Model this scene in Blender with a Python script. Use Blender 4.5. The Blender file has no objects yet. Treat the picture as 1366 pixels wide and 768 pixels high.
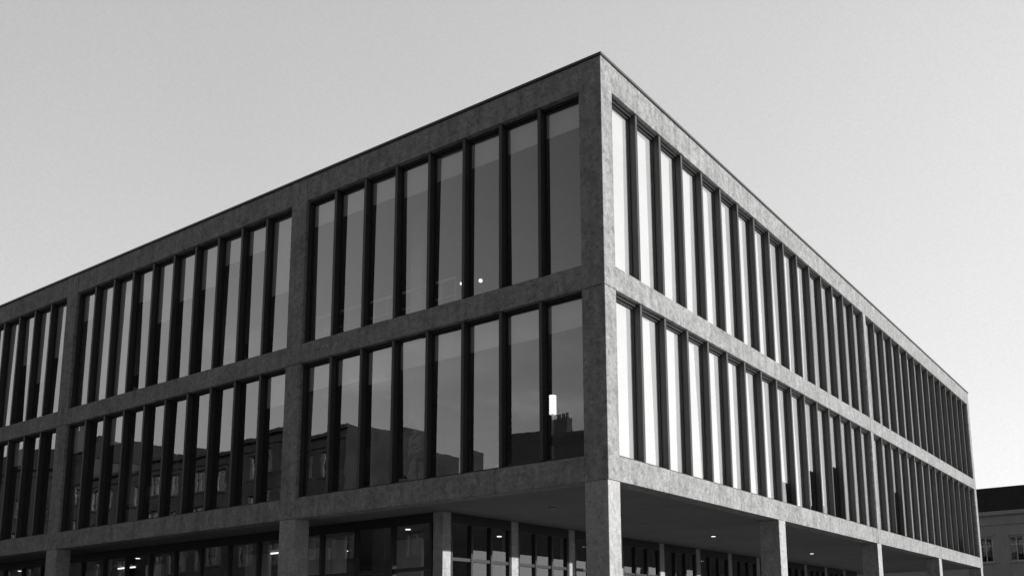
import bpy, math, random
import numpy as np
from mathutils import Matrix, Vector
random.seed(7)
scene = bpy.context.scene
scene.view_settings.view_transform = 'Standard'
scene.view_settings.look = 'None'
scene.view_settings.exposure = 0
scene.view_settings.gamma = 1

# ------------------------------------------------------------------ materials
def new_mat(name):
    m = bpy.data.materials.new(name); m.use_nodes = True
    nt = m.node_tree; nt.nodes.clear()
    out = nt.nodes.new('ShaderNodeOutputMaterial')
    return m, nt, out

def noise(nt, vec, scale, detail=6, rough=0.6, stretch=None):
    n = nt.nodes.new('ShaderNodeTexNoise')
    n.inputs['Scale'].default_value = scale
    n.inputs['Detail'].default_value = detail
    n.inputs['Roughness'].default_value = rough
    if stretch:
        mp = nt.nodes.new('ShaderNodeMapping'); mp.inputs['Scale'].default_value = stretch
        nt.links.new(vec, mp.inputs['Vector']); nt.links.new(mp.outputs[0], n.inputs['Vector'])
    else:
        nt.links.new(vec, n.inputs['Vector'])
    return n.outputs['Fac']

def math_n(nt, op, a, b=None, c=None, clamp=False):
    n = nt.nodes.new('ShaderNodeMath'); n.operation = op; n.use_clamp = clamp
    for i, v in enumerate((a, b, c)):
        if v is None: continue
        if isinstance(v, (int, float)): n.inputs[i].default_value = v
        else: nt.links.new(v, n.inputs[i])
    return n.outputs[0]

def ramp(nt, fac, p0, p1, v0, v1, smooth=False):
    n = nt.nodes.new('ShaderNodeMapRange')
    if smooth: n.interpolation_type = 'SMOOTHSTEP'
    nt.links.new(fac, n.inputs[0])
    n.inputs[1].default_value = p0; n.inputs[2].default_value = p1
    n.inputs[3].default_value = v0; n.inputs[4].default_value = v1
    return n.outputs[0]

def principled(nt, out, rough=0.8, spec=0.3, metal=0.0):
    b = nt.nodes.new('ShaderNodeBsdfPrincipled')
    b.inputs['Roughness'].default_value = rough
    b.inputs['Metallic'].default_value = metal
    if 'Specular IOR Level' in b.inputs: b.inputs['Specular IOR Level'].default_value = spec
    nt.links.new(b.outputs[0], out.inputs[0])
    return b

def grey_mat(name, base, var=0.15, scale=3.0, rough=0.8, spec=0.3, bump=0.0, metal=0.0, streak=0.0, mottling=0.0):
    m, nt, out = new_mat(name)
    b = principled(nt, out, rough, spec, metal)
    tc = nt.nodes.new('ShaderNodeTexCoord').outputs['Object']
    n1 = noise(nt, tc, scale)
    n2 = noise(nt, tc, scale * 9, 5, 0.7)
    v = ramp(nt, n1, 0.3, 0.7, 1 - var, 1 + var)
    v = math_n(nt, 'MULTIPLY', v, ramp(nt, n2, 0.25, 0.75, 1 - var * 0.7, 1 + var * 0.7))
    if mottling > 0:
        n4 = noise(nt, tc, scale * 3.2, 9, 0.78)
        v = math_n(nt, 'MULTIPLY', v, ramp(nt, n4, 0.47, 0.62, 1.0, 1 - mottling * 0.8))
        n6 = noise(nt, tc, scale * 10, 8, 0.78)
        v = math_n(nt, 'MULTIPLY', v, ramp(nt, n6, 0.50, 0.60, 1.0, 1 - mottling))
        n7 = noise(nt, tc, scale * 8.3, 7, 0.75)
        v = math_n(nt, 'MULTIPLY', v, ramp(nt, n7, 0.53, 0.63, 1.0, 1 + mottling))
        n5 = noise(nt, tc, 30, 4, 0.7)
        v = math_n(nt, 'MULTIPLY', v, ramp(nt, n5, 0.56, 0.66, 1.0, 0.6))
        v = math_n(nt, 'MULTIPLY', v, ramp(nt, n5, 0.32, 0.42, 1.35, 1.0))
    if streak > 0:
        n3 = noise(nt, tc, 1.0, 6, 0.6, (5, 5, 0.5))
        v = math_n(nt, 'MULTIPLY', v, ramp(nt, n3, 0.45, 0.7, 1.0, 1 - streak))
    v = math_n(nt, 'MULTIPLY', v, base)
    nt.links.new(v, b.inputs['Base Color'])
    if bump > 0:
        bp = nt.nodes.new('ShaderNodeBump'); bp.inputs['Strength'].default_value = bump
        bp.inputs['Distance'].default_value = 0.02
        nt.links.new(math_n(nt, 'ADD', n2, n1), bp.inputs['Height'])
        nt.links.new(bp.outputs[0], b.inputs['Normal'])
    return m

def glass_mat(name, base=0.16, tint=0.8, rough=0.01, power=4.0):
    m, nt, out = new_mat(name)
    tr = nt.nodes.new('ShaderNodeBsdfTransparent'); tr.inputs[0].default_value = (tint, tint, tint, 1)
    gl = nt.nodes.new('ShaderNodeBsdfGlossy'); gl.inputs['Roughness'].default_value = rough
    gl.inputs[0].default_value = (0.95, 0.95, 0.95, 1)
    lw = nt.nodes.new('ShaderNodeLayerWeight'); lw.inputs['Blend'].default_value = 0.5
    f = math_n(nt, 'POWER', lw.outputs['Facing'], power)
    f = math_n(nt, 'MULTIPLY_ADD', f, 1 - base, base, clamp=True)
    tc = nt.nodes.new('ShaderNodeTexCoord').outputs['Object']
    bp = nt.nodes.new('ShaderNodeBump'); bp.inputs['Strength'].default_value = 0.06; bp.inputs['Distance'].default_value = 0.02
    nt.links.new(noise(nt, tc, 1.3, 2, 0.4), bp.inputs['Height'])
    nt.links.new(bp.outputs[0], gl.inputs['Normal'])
    mx = nt.nodes.new('ShaderNodeMixShader')
    nt.links.new(f, mx.inputs[0]); nt.links.new(tr.outputs[0], mx.inputs[1]); nt.links.new(gl.outputs[0], mx.inputs[2])
    nt.links.new(mx.outputs[0], out.inputs[0])
    return m

def emit_mat(name, s):
    m, nt, out = new_mat(name)
    e = nt.nodes.new('ShaderNodeEmission'); e.inputs[1].default_value = s
    nt.links.new(e.outputs[0], out.inputs[0]); return m

M_conc = grey_mat('concrete', 0.35, 0.13, 0.9, 0.85, 0.2, 0.5, streak=0.26, mottling=0.34)
M_col = grey_mat('column_concrete', 0.44, 0.10, 0.9, 0.85, 0.2, 0.4, streak=0.15, mottling=0.22)
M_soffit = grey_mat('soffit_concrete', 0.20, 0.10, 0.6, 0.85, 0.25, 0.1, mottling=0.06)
M_fin = grey_mat('anodised_fin', 0.05, 0.18, 1.5, 0.5, 0.5, 0.0, streak=0.15)
M_frame = grey_mat('dark_frame', 0.022, 0.12, 2, 0.45, 0.5)
M_cap = grey_mat('parapet_cap_metal', 0.08, 0.1, 2, 0.45, 0.5)
M_glass = glass_mat('window_glass', 0.25, 0.88, 0.01, 3.0)
M_glass_g = glass_mat('ground_glass', 0.12, 0.8)
M_blind = grey_mat('roller_blind', 0.78, 0.05, 0.7, 0.9, 0.1)
M_int = grey_mat('interior_plaster', 0.45, 0.06, 0.8, 0.9, 0.1)
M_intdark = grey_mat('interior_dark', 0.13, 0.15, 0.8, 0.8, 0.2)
M_dark_lining = grey_mat('added_dark_lining', 0.05, 0.2, 1.5, 0.6, 0.3, streak=0.3)
M_floor = grey_mat('interior_floor', 0.16, 0.1, 1, 0.6, 0.3)
M_lamp = emit_mat('lamp_glow', 1.6)
M_spot = emit_mat('downlight_glow', 2.2)
M_off = grey_mat('unlit_lens', 0.35, 0.05, 2, 0.4, 0.5)
M_pave = grey_mat('paving', 0.20, 0.12, 0.8, 0.9, 0.2, 0.2)
M_asph = grey_mat('asphalt', 0.05, 0.2, 1.0, 0.9, 0.2, 0.3)
M_ground = grey_mat('ground_mat', 0.12, 0.2, 0.1, 0.95, 0.1)
M_paint = grey_mat('white_paint', 0.78, 0.05, 3, 0.7, 0.2)
M_paint2 = grey_mat('aged_paint', 0.20, 0.1, 3, 0.7, 0.2)
M_render = grey_mat('old_render', 0.38, 0.1, 0.6, 0.9, 0.15, 0.1, streak=0.15)
M_render2 = grey_mat('dark_brick', 0.055, 0.25, 0.6, 0.9, 0.15, 0.1, streak=0.25)
M_roof = grey_mat('slate_roof', 0.03, 0.2, 3, 0.8, 0.2)
M_black = grey_mat('dark_plastic', 0.03, 0.1, 3, 0.5, 0.4)
M_leaf = grey_mat('leaf', 0.07, 0.3, 6, 0.6, 0.3)
M_shelf = grey_mat('shelf_wood', 0.30, 0.2, 4, 0.6, 0.3)

# ------------------------------------------------------------------ mesh helpers
class MB:
    def __init__(self): self.v = []; self.f = []
    def box(self, x0, x1, y0, y1, z0, z1):
        x0, x1 = sorted((x0, x1)); y0, y1 = sorted((y0, y1)); z0, z1 = sorted((z0, z1))
        b = len(self.v)
        self.v += [(x0,y0,z0),(x1,y0,z0),(x1,y1,z0),(x0,y1,z0),(x0,y0,z1),(x1,y0,z1),(x1,y1,z1),(x0,y1,z1)]
        self.f += [(b,b+3,b+2,b+1),(b+4,b+5,b+6,b+7),(b,b+1,b+5,b+4),(b+1,b+2,b+6,b+5),(b+2,b+3,b+7,b+6),(b+3,b,b+4,b+7)]
    def quad(self, *p):
        b = len(self.v); self.v += [tuple(q) for q in p]; self.f.append(tuple(range(b, b+len(p))))
    def cyl(self, x, y, z0, z1, r0, r1=None, n=20):
        r1 = r0 if r1 is None else r1
        b = len(self.v)
        for i in range(n):
            a = 2*math.pi*i/n; self.v.append((x+r0*math.cos(a), y+r0*math.sin(a), z0))
        for i in range(n):
            a = 2*math.pi*i/n; self.v.append((x+r1*math.cos(a), y+r1*math.sin(a), z1))
        for i in range(n):
            j = (i+1) % n; self.f.append((b+i, b+j, b+n+j, b+n+i))
        self.f.append(tuple(b+i for i in reversed(range(n)))); self.f.append(tuple(b+n+i for i in range(n)))
    def make(self, name, mat, parent=None, bevel=0):
        me = bpy.data.meshes.new(name); me.from_pydata(self.v, [], self.f); me.update()
        ob = bpy.data.objects.new(name, me); scene.collection.objects.link(ob)
        me.materials.append(mat)
        if bevel:
            md = ob.modifiers.new('bevel', 'BEVEL'); md.width = bevel; md.segments = 2; md.limit_method = 'ANGLE'
        if parent: ob.parent = parent
        return ob

def empty(name):
    e = bpy.data.objects.new(name, None); e.empty_display_size = 0.5
    scene.collection.objects.link(e); return e

# ------------------------------------------------------------------ camera (shift lens, from the vanishing points)
pp = np.array([803., 632.]); VR = np.array([1626., 833.]); VL = np.array([-1131., 885.])
f = math.sqrt(-np.dot(VR-pp, VL-pp))
nrm = lambda a: a/np.linalg.norm(a)
dR = nrm(np.array([*(VR-pp), f])); dL = nrm(np.array([*(VL-pp), f])); up = nrm(np.cross(dR, dL))
H = 8.0
b = np.array([812-pp[0], 638-pp[1], f])/f
ty = (70-pp[1])/f
lam = H*(ty*up[2]-up[1])/(b[1]-ty)
B = lam*b
CAM = Vector((float(np.dot(B, dL)), float(-np.dot(B, dR)), 1.6))
Z0 = 1.6 + float(np.dot(B, up))
fl = lambda a: Vector((float(a[0]), float(-a[1]), float(-a[2])))
Rm = Matrix((fl(-dL), fl(dR), fl(up)))
cd = bpy.data.cameras.new('camera'); cam = bpy.data.objects.new('camera', cd); scene.collection.objects.link(cam)
cam.matrix_world = Matrix.Translation(CAM) @ Rm.to_4x4()
cd.sensor_width = 36; cd.lens = f/1366*36
cd.shift_x = -(pp[0]-683)/1366; cd.shift_y = (pp[1]-384)/1366
cd.clip_start = 0.1; cd.clip_end = 6000
scene.camera = cam

# ------------------------------------------------------------------ main building
bld = empty('concrete_office_building')
LX, LY = 38.4, 30.5
zb1, zw2, zw3, zp = Z0+0.455, Z0+3.50, Z0+3.95, Z0+7.385
ZT = Z0+H
maps = {
 'A': lambda s, d: (-s, d),
 'B': lambda s, d: (-d, s),
 'C': lambda s, d: (-LX+d, s),
 'D': lambda s, d: (-s, LY-d),
}
conc = MB(); fins = MB(); frames = MB(); glass = MB(); blinds = MB(); caps = MB()
def sbox(mb, mp, s0, s1, d0, d1, z0, z1):
    xa, ya = mp(s0, d0); xb, yb = mp(s1, d1); mb.box(xa, xb, ya, yb, z0, z1)
def squad(mb, mp, s0, s1, d, z0, z1, tilt=0.0, tz=0.0):
    p = []
    for s, z, k, kz in ((s0, z0, -1, -1), (s1, z0, 1, -1), (s1, z1, 1, 1), (s0, z1, -1, 1)):
        x, y = mp(s, d + tilt*k + tz*kz); p.append((x, y, z))
    mb.quad(*p)

GD = 0.185   # glass depth
def bay(side, s0, s1, n, bayi):
    mp = maps[side]
    sbox(conc, mp, s0, s1, 0.006, 0.36, Z0, zb1)
    sbox(conc, mp, s0, s1, 0.006, 0.36, zw2, zw3)
    sbox(conc, mp, s0, s1, 0.006, 0.36, zp, ZT-0.05)
    w = (s1-s0)/n
    hw = 0.036
    for fl_i, (za, zb) in enumerate(((zb1, zw2), (zw3, zp))):
        sbox(frames, mp, s0, s1, 0.12, 0.22, zb-0.05, zb)
        sbox(frames, mp, s0, s1, 0.06, 0.22, za, za+0.03)
        sbox(fins, mp, s0, s0+0.035, 0.08, 0.22, za+0.03, zb-0.05)
        sbox(fins, mp, s1-0.035, s1, 0.08, 0.22, za+0.03, zb-0.05)
        for i in range(n):
            a = s0+i*w; c = a+w
            if i > 0: sbox(fins, mp, a-hw, a+hw, 0.035, 0.222, za+0.03, zb-0.002)
            l = a+hw if i else a+0.035; r = c-hw if i < n-1 else c-0.035
            sbox(frames, mp, l, l+0.022, GD-0.015, 0.21, za+0.03, zb-0.05)
            sbox(frames, mp, r-0.022, r, GD-0.015, 0.21, za+0.03, zb-0.05)
            sbox(frames, mp, l+0.022, r-0.022, GD-0.015, 0.21, za+0.03, za+0.06)
            sbox(frames, mp, l+0.022, r-0.022, GD-0.015, 0.21, zb-0.08, zb-0.05)
            squad(glass, mp, l+0.015, r-0.015, GD, za+0.045, zb-0.06, random.gauss(0, 0.0025), random.gauss(0, 0.010))
            h = bf(side, bayi, fl_i, i)
            if h > 0: squad(blinds, mp, l+0.003, r-0.003, 0.225, zb-0.02-h*(zb-za), zb-0.02)

def bf(side, bayi, fl_i, i):
    r = random.random()
    if side == 'B':
        return 0.985 if r < 0.88 else random.choice([0.5, 0.62, 0.8])
    if fl_i == 1 and bayi >= 1:
        k = random.random()
        return 0.98 if k < (0.35 if bayi == 1 and i > 3 else 0.7 if bayi > 1 else 0.1) else 0.17+0.5*k*k
    base = 0.165 if fl_i else 0.20
    if bayi >= 1 and fl_i == 0: return 0.0 if r < 0.8 else 0.3*r
    return base + random.uniform(-0.01, 0.01) if r < 0.8 else base+random.uniform(0.02, 0.12)

def pillar(side, s0, s1):
    mp = maps[side]
    sbox(conc, mp, s0, s1, 0.0, 0.372, Z0, zw2-0.004)
    sbox(conc, mp, s0, s1, 0.0, 0.372, zw2+0.004, ZT-0.05)
for side in 'AD':
    bay(side, 0.5, 8.12, 8, 0); pillar(side, 8.12, 8.64)
    bay(side, 8.64, 18.05, 10, 1); pillar(side, 18.05, 18.6)
    bay(side, 18.6, 28.0, 10, 2); pillar(side, 28.0, 28.52)
    bay(side, 28.52, LX-0.5, 10, 3)
for side in 'BC':
    bay(side, 0.375, 15.25, 16, 0); pillar(side, 15.25, 15.5)
    bay(side, 15.5, LY-0.375, 15, 1)
for (x0, x1) in ((-0.5, 0), (-LX, -LX+0.5)):
    for (y0, y1) in ((0, 0.375), (LY-0.375, LY)):
        conc.box(x0, x1, y0, y1, Z0, zw2-0.004)
        conc.box(x0, x1, y0, y1, zw2+0.004, ZT-0.05)
e = 0.03
caps.box(-LX-e, e, -e, 0.42, ZT-0.048, ZT); caps.box(-LX-e, e, LY-0.42, LY+e, ZT-0.048, ZT)
caps.box(-0.42, e, 0.42, LY-0.42, ZT-0.048, ZT); caps.box(-LX-e, -LX+0.42, 0.42, LY-0.42, ZT-0.048, ZT)
gcol = MB()
for s0, s1 in ((0.02, 0.5), (8.12, 8.64), (18.05, 18.6), (28.0, 28.52), (LX-0.5, LX-0.02)):
    gcol.box(-s1, -s0, 0.012, 0.40, 0.0, Z0-0.001)
for s0 in (7.45, 15.15, 22.7, LY-0.42):
    gcol.box(-0.52, -0.012, s0, s0+0.40, 0.0, Z0-0.001)
    gcol.box(-LX+0.012, -LX+0.52, s0, s0+0.40, 0.0, Z0-0.001)
conc.make('concrete_frame', M_conc, bld, 0.012)
gcol.make('ground_columns', M_col, bld, 0.012)
fins.make('vertical_fins', M_fin, bld)
frames.make('window_frames', M_frame, bld)
glass.make('window_panes', M_glass, bld)
blinds.make('roller_blinds', M_blind, bld)
caps.make('parapet_coping', M_cap, bld, 0.005)
# slabs; soffit cast in panels with fine joints
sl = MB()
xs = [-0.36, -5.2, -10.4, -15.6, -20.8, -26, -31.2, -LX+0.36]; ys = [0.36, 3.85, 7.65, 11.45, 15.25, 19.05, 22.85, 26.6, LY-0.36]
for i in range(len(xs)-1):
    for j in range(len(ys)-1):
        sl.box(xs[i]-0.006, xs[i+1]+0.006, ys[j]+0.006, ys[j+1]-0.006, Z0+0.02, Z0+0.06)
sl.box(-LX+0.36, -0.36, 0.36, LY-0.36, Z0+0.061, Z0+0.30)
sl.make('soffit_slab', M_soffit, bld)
sl = MB()
sl.box(-LX+0.36, -0.36, 0.36, LY-0.36, Z0+3.56, Z0+3.90)
sl.box(-LX+0.36, -0.36, 0.36, LY-0.36, Z0+7.40, Z0+7.75)
sl.make('floor_slabs', M_int, bld)
fl2 = MB()
for zz in (Z0+0.30, Z0+3.90):
    fl2.box(-LX+0.40, -0.40, 0.40, LY-0.40, zz+0.002, zz+0.03)
fl2.make('floor_finish', M_floor, bld)
iw = MB(); cw = MB()
for za, zb in ((Z0+0.33, Z0+3.56), (Z0+3.93, Z0+7.40)):
    iw.box(-LX+6.5, -6.5, 7.0, 7.2, za, zb); iw.box(-LX+6.5, -6.5, LY-7.2, LY-7, za, zb)
    iw.box(-6.5, -6.3, 7.0, LY-7, za, zb); iw.box(-LX+6.3, -LX+6.5, 7.0, LY-7, za, zb)
    for x in (-13.0, -22.0, -30.0):
        if za > Z0+3: iw.box(x-0.06, x+0.06, 1.2, 7.0, za, zb)
    for y in (9.0, 15.4, 23.0): iw.box(-6.3, -0.9, y-0.06, y+0.06, za, zb)
    for x in (-6.55, -18.3, -28.2): cw.box(x-0.2, x+0.2, 2.0, 2.4, za, zb)
iw.make('interior_walls', M_int, bld); cw.make('interior_columns', M_paint, bld)
pw = MB()  # dark lining added to make the lower left windows read dark
za, zb = Z0+0.33, Z0+3.56
pw.box(-LX+1, -8.6, 5.6, 5.7, za, zb)
for x in (-8.5, -13.4, -18.3, -23.0, -28.3, -33): pw.box(x-0.06, x+0.06, 0.5, 5.6, za, zb)
for i in range(60): pw.box(-8.9-i*0.48, -8.86-i*0.48, 5.55, 5.6, za, zb)
pw.box(-LX+1, -8.6, 0.4, 5.6, Z0+3.50, Z0+3.55)
pw.make('added_dark_lining', M_dark_lining, bld)
dl = MB(); dr = MB(); do = MB()
for y in (2.4, 6.15, 9.9, 13.65, 17.4, 21.1, 24.9):
    (dl if y in (9.9, 17.4) else do).cyl(-2.95, y, Z0+0.006, Z0+0.019, 0.06); dr.cyl(-2.95, y, Z0+0.010, Z0+0.0195, 0.085)
dl.make('soffit_downlights', M_spot, bld); do.make('soffit_downlights_off', M_off, bld); dr.make('downlight_rings', M_frame, bld)
# ground-floor glazing
gg = MB(); gf = MB(); gp = MB()
gx, gy = -5.02, 1.3
zt = Z0+0.018
gf.box(-LX+2, gx-0.25, gy, gy+0.12, zt-0.22, zt)
gf.box(gx-0.12, gx, gy+0.25, LY-2, zt-0.22, zt)
def gline_A(x0, x1, step):
    n = max(1, round((x0-x1)/step)); w = (x0-x1)/n
    for i in range(n+1):
        x = x0-i*w; gf.box(x-0.035, x+0.035, gy-0.02, gy+0.10, 0.12, zt-0.22)
    for i in range(n):
        a, c = x0-i*w-0.035, x0-(i+1)*w+0.035
        gf.box(c, a, gy, gy+0.08, 3.05, 3.13); gf.box(c, a, gy, gy+0.08, 0.12, 0.30)
        t = random.gauss(0, 0.004)
        gg.quad((c, gy+0.04-t, 0.3), (a, gy+0.04+t, 0.3), (a, gy+0.04+t, zt-0.2), (c, gy+0.04-t, zt-0.2))
def gline_B(y0, y1, step):
    n = max(1, round((y1-y0)/step)); w = (y1-y0)/n
    for i in range(n+1):
        y = y0+i*w; gf.box(gx-0.10, gx+0.02, y-0.03, y+0.03, 0.12, zt-0.22)
    for i in range(n):
        a, c = y0+i*w+0.03, y0+(i+1)*w-0.03
        gf.box(gx-0.08, gx, a, c, 3.25, 3.32); gf.box(gx-0.08, gx, a, c, 0.12, 0.30)
        t = random.gauss(0, 0.004)
        gg.quad((gx-0.04+t, a, 0.3), (gx-0.04-t, c, 0.3), (gx-0.04-t, c, zt-0.2), (gx-0.04+t, a, zt-0.2))
gline_A(gx-0.30, -LX+2, 1.15)
yy = gy
while yy < LY-3:
    gp.box(gx-0.25, gx+0.03, yy, yy+0.25, 0.1, zt-0.001)
    gline_B(yy+0.29, yy+2.30-0.04, 0.65)
    yy += 2.30
gg.make('ground_floor_glass', M_glass_g, bld); gf.make('ground_floor_frames', M_frame, bld)
gp.make('ground_floor_posts', M_col, bld, 0.008)
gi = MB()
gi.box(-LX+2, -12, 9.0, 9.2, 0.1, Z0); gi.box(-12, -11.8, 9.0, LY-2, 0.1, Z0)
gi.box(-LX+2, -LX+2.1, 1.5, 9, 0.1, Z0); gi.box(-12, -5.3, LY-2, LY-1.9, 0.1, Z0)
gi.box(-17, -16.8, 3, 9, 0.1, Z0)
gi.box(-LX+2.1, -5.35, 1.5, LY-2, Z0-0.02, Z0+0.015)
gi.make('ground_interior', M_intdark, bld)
gw = MB()
for x in (-9.0, -12.6, -15.2, -20.5, -24.5): gw.box(x-0.9, x+0.2, 4.6, 4.7, 0.1, Z0-0.02)
gw.cyl(-7.2, 3.6, 0.1, Z0-0.02, 0.2); gw.cyl(-10.8, 3.6, 0.1, Z0-0.02, 0.2)
gw.make('ground_partitions', M_paint, bld)
gl = MB()
for x, y in ((-7.6, 2.9), (-7.0, 5.6), (-12.8, 5.6), (-19.0, 2.9), (-22.6, 5.6), (-26.2, 2.9)): gl.cyl(x, y, Z0-0.04, Z0-0.024, 0.06)
for x in (-14.0, -22.0): gl.box(x-0.5, x+0.5, 4.27, 4.31, Z0-0.10, Z0-0.06)  # glowing tubes added to brighten the interior behind the glazing
gl.make('ceiling_lights_and_added_tubes', M_spot, bld)
rf = MB(); rf.box(-LX+0.36, -0.36, 0.36, LY-0.36, Z0+7.751, Z0+7.80); rf.make('roof_surface', M_asph, bld)
cs = MB()
for x in (-2.2, -5.2, -9.8, -16.0): cs.box(x-0.04, x+0.04, 3.6, 4.8, Z0+7.33, Z0+7.37)
cs.make('ceiling_light_strips', M_off, bld)

# ------------------------------------------------------------------ things inside
fl_lo, fl_hi = Z0+0.33, Z0+3.93
lamp = empty('floor_lamp')
m = MB(); m.cyl(-2.26, 1.5, fl_lo, fl_lo+0.03, 0.16); m.cyl(-2.26, 1.5, fl_lo+0.03, fl_lo+1.42, 0.028); m.make('stand', M_paint, lamp)
m = MB(); m.cyl(-2.26, 1.5, fl_lo+1.42, fl_lo+1.80, 0.075, 0.075); m.make('shade', M_lamp, lamp)
def ball(name, x, y, z, r, drop):
    p = empty(name)
    import bmesh
    bm = bmesh.new(); bmesh.ops.create_uvsphere(bm, u_segments=16, v_segments=10, radius=r)
    me = bpy.data.meshes.new('globe'); bm.to_mesh(me); bm.free(); me.materials.append(M_lamp)
    o = bpy.data.objects.new('globe', me); o.location = (x, y, z); scene.collection.objects.link(o); o.parent = p
    c = MB(); c.cyl(x, y, z+r*0.9, z+drop, 0.01, n=8); c.make('cord', M_black, p)
ball('pendant_lamp', -6.30, 4.0, 10.55, 0.05, Z0+7.40-10.55)
ball('pendant_lamp', -6.95, 4.0, 10.62, 0.04, Z0+7.40-10.62)
rail = MB()
rail.box(-9.2, -4.6, 1.18, 1.22, fl_hi+1.12, fl_hi+1.17)
for i in range(12):
    x = -4.6-i*0.417; rail.box(x-0.012, x+0.012, 1.19, 1.21, fl_hi, fl_hi+1.12)
for k in (0.4, 0.75): rail.box(-9.2, -4.6, 1.195, 1.205, fl_hi+k, fl_hi+k+0.02)
rail.make('stair_railing', M_paint)
def desk(x, y, z):
    d = MB(); d.box(x-0.8, x+0.8, y-0.4, y+0.4, z+0.71, z+0.74)
    for sx in (-0.75, 0.71):
        for sy in (-0.36, 0.32): d.box(x+sx, x+sx+0.04, y+sy, y+sy+0.04, z, z+0.71)
    d.box(x-0.12, x+0.12, y+0.05, y+0.22, z+0.74, z+0.76); d.box(x-0.02, x+0.02, y+0.12, y+0.15, z+0.76, z+0.95)
    d.box(x-0.30, x+0.30, y+0.08, y+0.11, z+0.90, z+1.28)
    d.make('office_desk', M_black)
def chair(x, y, z):
    c = MB(); c.cyl(x, y, z+0.42, z+0.50, 0.24); c.cyl(x, y, z+0.08, z+0.42, 0.03)
    for k in range(5):
        a = k*1.2566; c.box(x+min(0, 0.28*math.cos(a))-0.015, x+max(0, 0.28*math.cos(a))+0.015, y+min(0, 0.28*math.sin(a))-0.015, y+max(0, 0.28*math.sin(a))+0.015, z+0.05, z+0.08)
    c.box(x-0.22, x+0.22, y+0.2, y+0.25, z+0.55, z+1.15); c.make('office_chair', M_black)
for x, z in ((-1.3, fl_lo), (-4.4, fl_lo), (-7.2, fl_lo), (-11.0, fl_lo), (-15.5, fl_lo), (-11, fl_hi), (-16, fl_hi)):
    desk(x, 1.0, z); chair(x+0.1, 1.8, z)
def shelf(x, y, z, w, h):
    c = MB()
    n = 5
    for k in range(n+1): c.box(x, x+w, y, y+0.35, z+k*h/n, z+k*h/n+0.03)
    c.box(x-0.03, x, y, y+0.35, z, z+h+0.03); c.box(x+w, x+w+0.03, y, y+0.35, z, z+h+0.03)
    for k in range(n):
        xx = x+0.02
        while xx < x+w-0.1:
            t = random.uniform(0.03, 0.08); hh = random.uniform(0.5, 0.85)*h/n
            if random.random() < 0.8: c.box(xx, xx+t-0.004, y+0.05, y+0.28, z+k*h/n+0.031, z+k*h/n+hh)
            xx += t
    c.make('book_shelf', M_shelf)
shelf(-11.8, 4.2, fl_lo, 2.4, 2.0); shelf(-16.4, 4.0, fl_lo, 2.2, 2.2); shelf(-20.9, 4.0, fl_lo, 2.2, 1.9); shelf(-10.5, 5.2, fl_hi, 2.4, 2.1)
def plant(x, y, z):
    p = empty('potted_plant'); c = MB(); c.cyl(x, y, z, z+0.4, 0.14, 0.19); c.make('pot', M_paint, p)
    l = MB()
    for i in range(70):
        a = random.uniform(0, 6.28); t = random.uniform(0.2, 1.2); r = random.uniform(0.25, 0.6)
        px, py, pz = x+math.cos(a)*r*0.6, y+math.sin(a)*r*0.6, z+0.4+t
        dx, dy = math.cos(a)*0.16, math.sin(a)*0.16
        l.quad((px-dx, py-dy, pz-0.12), (px-dy*0.3, py+dx*0.3, pz), (px+dx, py+dy, pz+0.06), (px+dy*0.3, py-dx*0.3, pz))
    for k in range(5):
        a = k*1.25; l.quad((x, y, z+0.38), (x+0.015, y, z+0.38), (x+math.cos(a)*0.2+0.01, y+math.sin(a)*0.2, z+1.4), (x+math.cos(a)*0.2, y+math.sin(a)*0.2, z+1.4))
    l.make('leaves', M_leaf, p)
plant(-3.1, 1.0, fl_lo); plant(-5.8, 1.0, fl_lo)

# ------------------------------------------------------------------ ground, road, pavement
g = MB(); g.quad((-2500,-2500,-0.13),(2500,-2500,-0.13),(2500,2500,-0.13),(-2500,2500,-0.13)); g.make('ground', M_ground)
g = MB(); g.box(-120, 15, -16.5, 58, -0.126, 0.0); g.make('pavement', M_pave)
g = MB(); g.box(-120, 200, -34, -25.5, -0.126, 0.0); g.make('pavement', M_pave)
g = MB(); g.box(-LX+1.9, gx+0.05, 1.25, LY-1.8, 0.001, 0.10); g.make('plinth', M_pave, bld)
g = MB(); g.quad((-120,-25.5,-0.122),(200,-25.5,-0.122),(200,-16.5,-0.122),(-120,-16.5,-0.122))
g.quad((15,-16.5,-0.122),(24,-16.5,-0.122),(24,58,-0.122),(15,58,-0.122)); g.make('road', M_asph)
g = MB()
for i in range(50):
    x = -118+i*6; g.quad((x,-21.08,-0.117),(x+3,-21.08,-0.117),(x+3,-20.94,-0.117),(x,-20.94,-0.117))
g.make('road_marking', M_paint)

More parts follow.
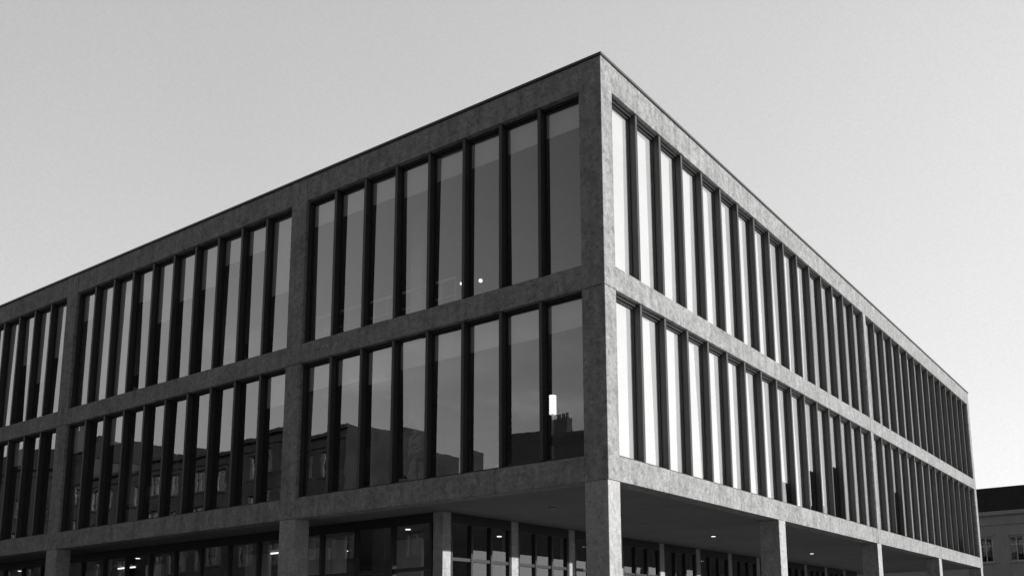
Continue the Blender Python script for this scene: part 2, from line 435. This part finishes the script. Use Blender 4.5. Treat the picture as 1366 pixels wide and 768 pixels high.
# ------------------------------------------------------------------ neighbours
def old_building(name, x0, x1, yf, depth, facing, zwall, roofh, wallmat, wz, wh, ww, step, off, chim=0, fmat=None):
    p = empty(name); s = -facing
    yb = yf + s*depth
    W = MB(); G = MB(); F = MB(); T = MB(); R = MB()
    cols = []
    x = x0+off
    while x+ww < x1-0.4: cols.append(x); x += step
    th = 0.4
    rows = [(c-wh/2, c+wh/2) for c in wz]
    cur = 0.0
    for a, c in rows:
        W.box(x0, x1, yf, yf+s*th, cur, a)
        px = x0
        for wx in cols:
            W.box(px, wx, yf, yf+s*th, a, c); px = wx+ww
            G.quad((wx, yf+s*0.25, a), (wx+ww, yf+s*0.25, a), (wx+ww, yf+s*0.25, c), (wx, yf+s*0.25, c))
            fy0, fy1 = yf+s*0.18, yf+s*0.24
            F.box(wx, wx+0.07, fy0, fy1, a, c); F.box(wx+ww-0.07, wx+ww, fy0, fy1, a, c)
            F.box(wx+0.07, wx+ww-0.07, fy0, fy1, a, a+0.07); F.box(wx+0.07, wx+ww-0.07, fy0, fy1, c-0.07, c)
            F.box(wx+ww/2-0.03, wx+ww/2+0.03, fy0, fy1, a+0.07, c-0.07)
            F.box(wx+0.07, wx+ww/2-0.03, fy0, fy1, a+wh*0.64, a+wh*0.64+0.05); F.box(wx+ww/2+0.03, wx+ww-0.07, fy0, fy1, a+wh*0.64, a+wh*0.64+0.05)
            T.box(wx-0.12, wx+ww+0.12, yf-s*0.10, yf-s*0.002, a-0.14, a-0.01)
            T.box(wx-0.10, wx+ww+0.10, yf-s*0.05, yf-s*0.002, c+0.02, c+0.20)
        W.box(px, x1, yf, yf+s*th, a, c); cur = c
    W.box(x0, x1, yf, yf+s*th, cur, zwall)
    W.box(x0, x0+th, yf+s*th, yb, 0, zwall); W.box(x1-th, x1, yf+s*th, yb, 0, zwall); W.box(x0+th, x1-th, yb-s*th, yb, 0, zwall)
    T.box(x0-0.25, x1+0.25, yf-s*0.30, yf-s*0.002, zwall-0.30, zwall)
    T.box(x0-0.1, x1+0.1, yf-s*0.12, yf-s*0.002, zwall-1.05, zwall-0.85)
    if roofh > 0:
        a0, a1 = x0-0.2, x1+0.2; i0, i1 = x0+0.9, x1-0.9
        f0, b0 = yf-s*0.25, yb+s*0.2; f1, b1 = yf+s*1.3, yb-s*1.3
        z0, z1 = zwall+0.002, zwall+roofh
        P = [(a0,f0,z0),(a1,f0,z0),(a1,b0,z0),(a0,b0,z0),(i0,f1,z1),(i1,f1,z1),(i1,b1,z1),(i0,b1,z1)]
        bb = len(R.v); R.v += P
        R.f += [(bb,bb+1,bb+5,bb+4),(bb+1,bb+2,bb+6,bb+5),(bb+2,bb+3,bb+7,bb+6),(bb+3,bb,bb+4,bb+7),(bb+4,bb+5,bb+6,bb+7),(bb+3,bb+2,bb+1,bb)]
    else:
        R.box(x0+th, x1-th, yf+s*th, yb-s*th, zwall-0.4, zwall-0.2)
    for k in range(chim):
        cx = x0+(k+0.5)*(x1-x0)/chim+random.uniform(-1, 1); cy = yf+s*3
        W.box(cx-0.6, cx+0.6, cy, cy+s*0.8, zwall+roofh*0.3, zwall+roofh+1.5)
        for q in (-0.35, 0, 0.35): T.cyl(cx+q, cy+s*0.4, zwall+roofh+1.5, zwall+roofh+1.9, 0.12, n=10)
    I = MB(); I.box(x0+th+0.01, x1-th-0.01, yf+s*1.6, yf+s*1.7, 0, zwall-0.5); I.make('room_backs', M_intdark, p)
    W.make('walls', wallmat, p); G.make('window_glass', M_glass_g, p); F.make('window_frames', fmat or M_paint2, p)
    T.make('trim', wallmat, p); R.make('roof', M_roof, p)
    return p
old_building('rendered_apartment_building', -31, 25, 65, 12, -1, 10.75, 2.1, M_render, (1.7, 4.6, 7.8), 2.0, 1.05, 2.25, 1.65, 0, M_paint)
old_building('brick_townhouse', -31, -15, -34, 12, 1, 12.5, 2.6, M_render2, (2, 5.4, 8.8), 1.9, 1.1, 2.6, 1.0, 2)
old_building('low_commercial_building', -45.5, -31.3, -34, 12, 1, 11.5, 0, M_render2, (2, 5.2, 8.6), 1.8, 1.8, 2.9, 0.8, 0)
old_building('large_brick_block', -84, -46, -34, 15, 1, 18.2, 0, M_render2, (2, 5.5, 9.0, 12.5, 15.8), 1.9, 2.0, 3.1, 0.9, 0)
old_building('large_brick_block', -130, -84.5, -34, 15, 1, 20.5, 2.5, M_render2, (2, 5.5, 9.0, 12.5, 16.0), 1.9, 1.3, 2.8, 0.9, 3)

# ------------------------------------------------------------------ light
EL, ROT = math.radians(9), math.radians(74)
sd = Vector((math.sin(ROT)*math.cos(EL), math.cos(ROT)*math.cos(EL), math.sin(EL)))
sun = bpy.data.lights.new('sun', 'SUN'); sun.energy = 5.0; sun.angle = math.radians(0.5); sun.color = (1, 0.99, 0.98)
so = bpy.data.objects.new('sun', sun); scene.collection.objects.link(so)
so.rotation_euler = sd.to_track_quat('Z', 'Y').to_euler(); so.location = (60, 20, 40)
w = bpy.data.worlds.new('World'); scene.world = w; w.use_nodes = True
nt = w.node_tree; nt.nodes.clear()
out = nt.nodes.new('ShaderNodeOutputWorld'); bg = nt.nodes.new('ShaderNodeBackground')
sk = nt.nodes.new('ShaderNodeTexSky'); sk.sky_type = 'NISHITA'; sk.sun_disc = False
sk.sun_elevation = EL; sk.sun_rotation = ROT; sk.dust_density = 3.0; sk.air_density = 1.0
bw = nt.nodes.new('ShaderNodeRGBToBW'); nt.links.new(sk.outputs[0], bw.inputs[0])
tc = nt.nodes.new('ShaderNodeTexCoord').outputs['Generated']
def vdot(v3):
    n = nt.nodes.new('ShaderNodeVectorMath'); n.operation = 'DOT_PRODUCT'
    nt.links.new(tc, n.inputs[0]); n.inputs[1].default_value = v3; return n.outputs['Value']
ds = vdot(tuple(sd)); dz = vdot((0, 0, 1))
v = math_n(nt, 'MULTIPLY_ADD', math_n(nt, 'MINIMUM', bw.outputs[0], 12.0), 0.35, 4.3)   # clear sky plus thin high haze
v = math_n(nt, 'MULTIPLY_ADD', ds, 1.9, v)                                              # haze brighter towards the sun
hz = math_n(nt, 'POWER', math_n(nt, 'SUBTRACT', 1.0, math_n(nt, 'MAXIMUM', dz, 0.0)), 2.0)
v = math_n(nt, 'MULTIPLY_ADD', hz, 3.7, v)                                              # and towards the horizon
v = math_n(nt, 'MULTIPLY', v, ramp(nt, vdot((0.25, -0.35, 0.90)), 0.15, 0.85, 1.0, 0.22, True))  # added dimming of the sky overhead, lowers ambient light on the left facade
v = math_n(nt, 'MULTIPLY', v, ramp(nt, vdot((0.60, -0.80, 0.0)), 0.0, 0.85, 1.0, 0.35, True))    # added dimming of the unseen sky behind the camera, keeps the left facade dark
v = math_n(nt, 'MULTIPLY', v, ramp(nt, noise(nt, tc, 420, 2, 0.8), 0.3, 0.7, 0.965, 1.035))
v = math_n(nt, 'MULTIPLY', v, ramp(nt, noise(nt, tc, 1.6, 4, 0.55), 0.3, 0.7, 0.97, 1.03))
# soft low cloud bank near the horizon
cl = ramp(nt, noise(nt, tc, 3.0, 7, 0.6, (1, 1, 4)), 0.48, 0.66, 0.0, 1.0, True)
low = ramp(nt, dz, 0.10, 0.42, 1.0, 0.0, True)
back = ramp(nt, vdot((0.0, -1.0, 0.0)), 0.0, 0.35, 0.0, 1.0, True)
v = math_n(nt, 'MULTIPLY', v, math_n(nt, 'MULTIPLY_ADD', math_n(nt, 'MULTIPLY', math_n(nt, 'MULTIPLY', cl, low), back), 0.7, 1.0))
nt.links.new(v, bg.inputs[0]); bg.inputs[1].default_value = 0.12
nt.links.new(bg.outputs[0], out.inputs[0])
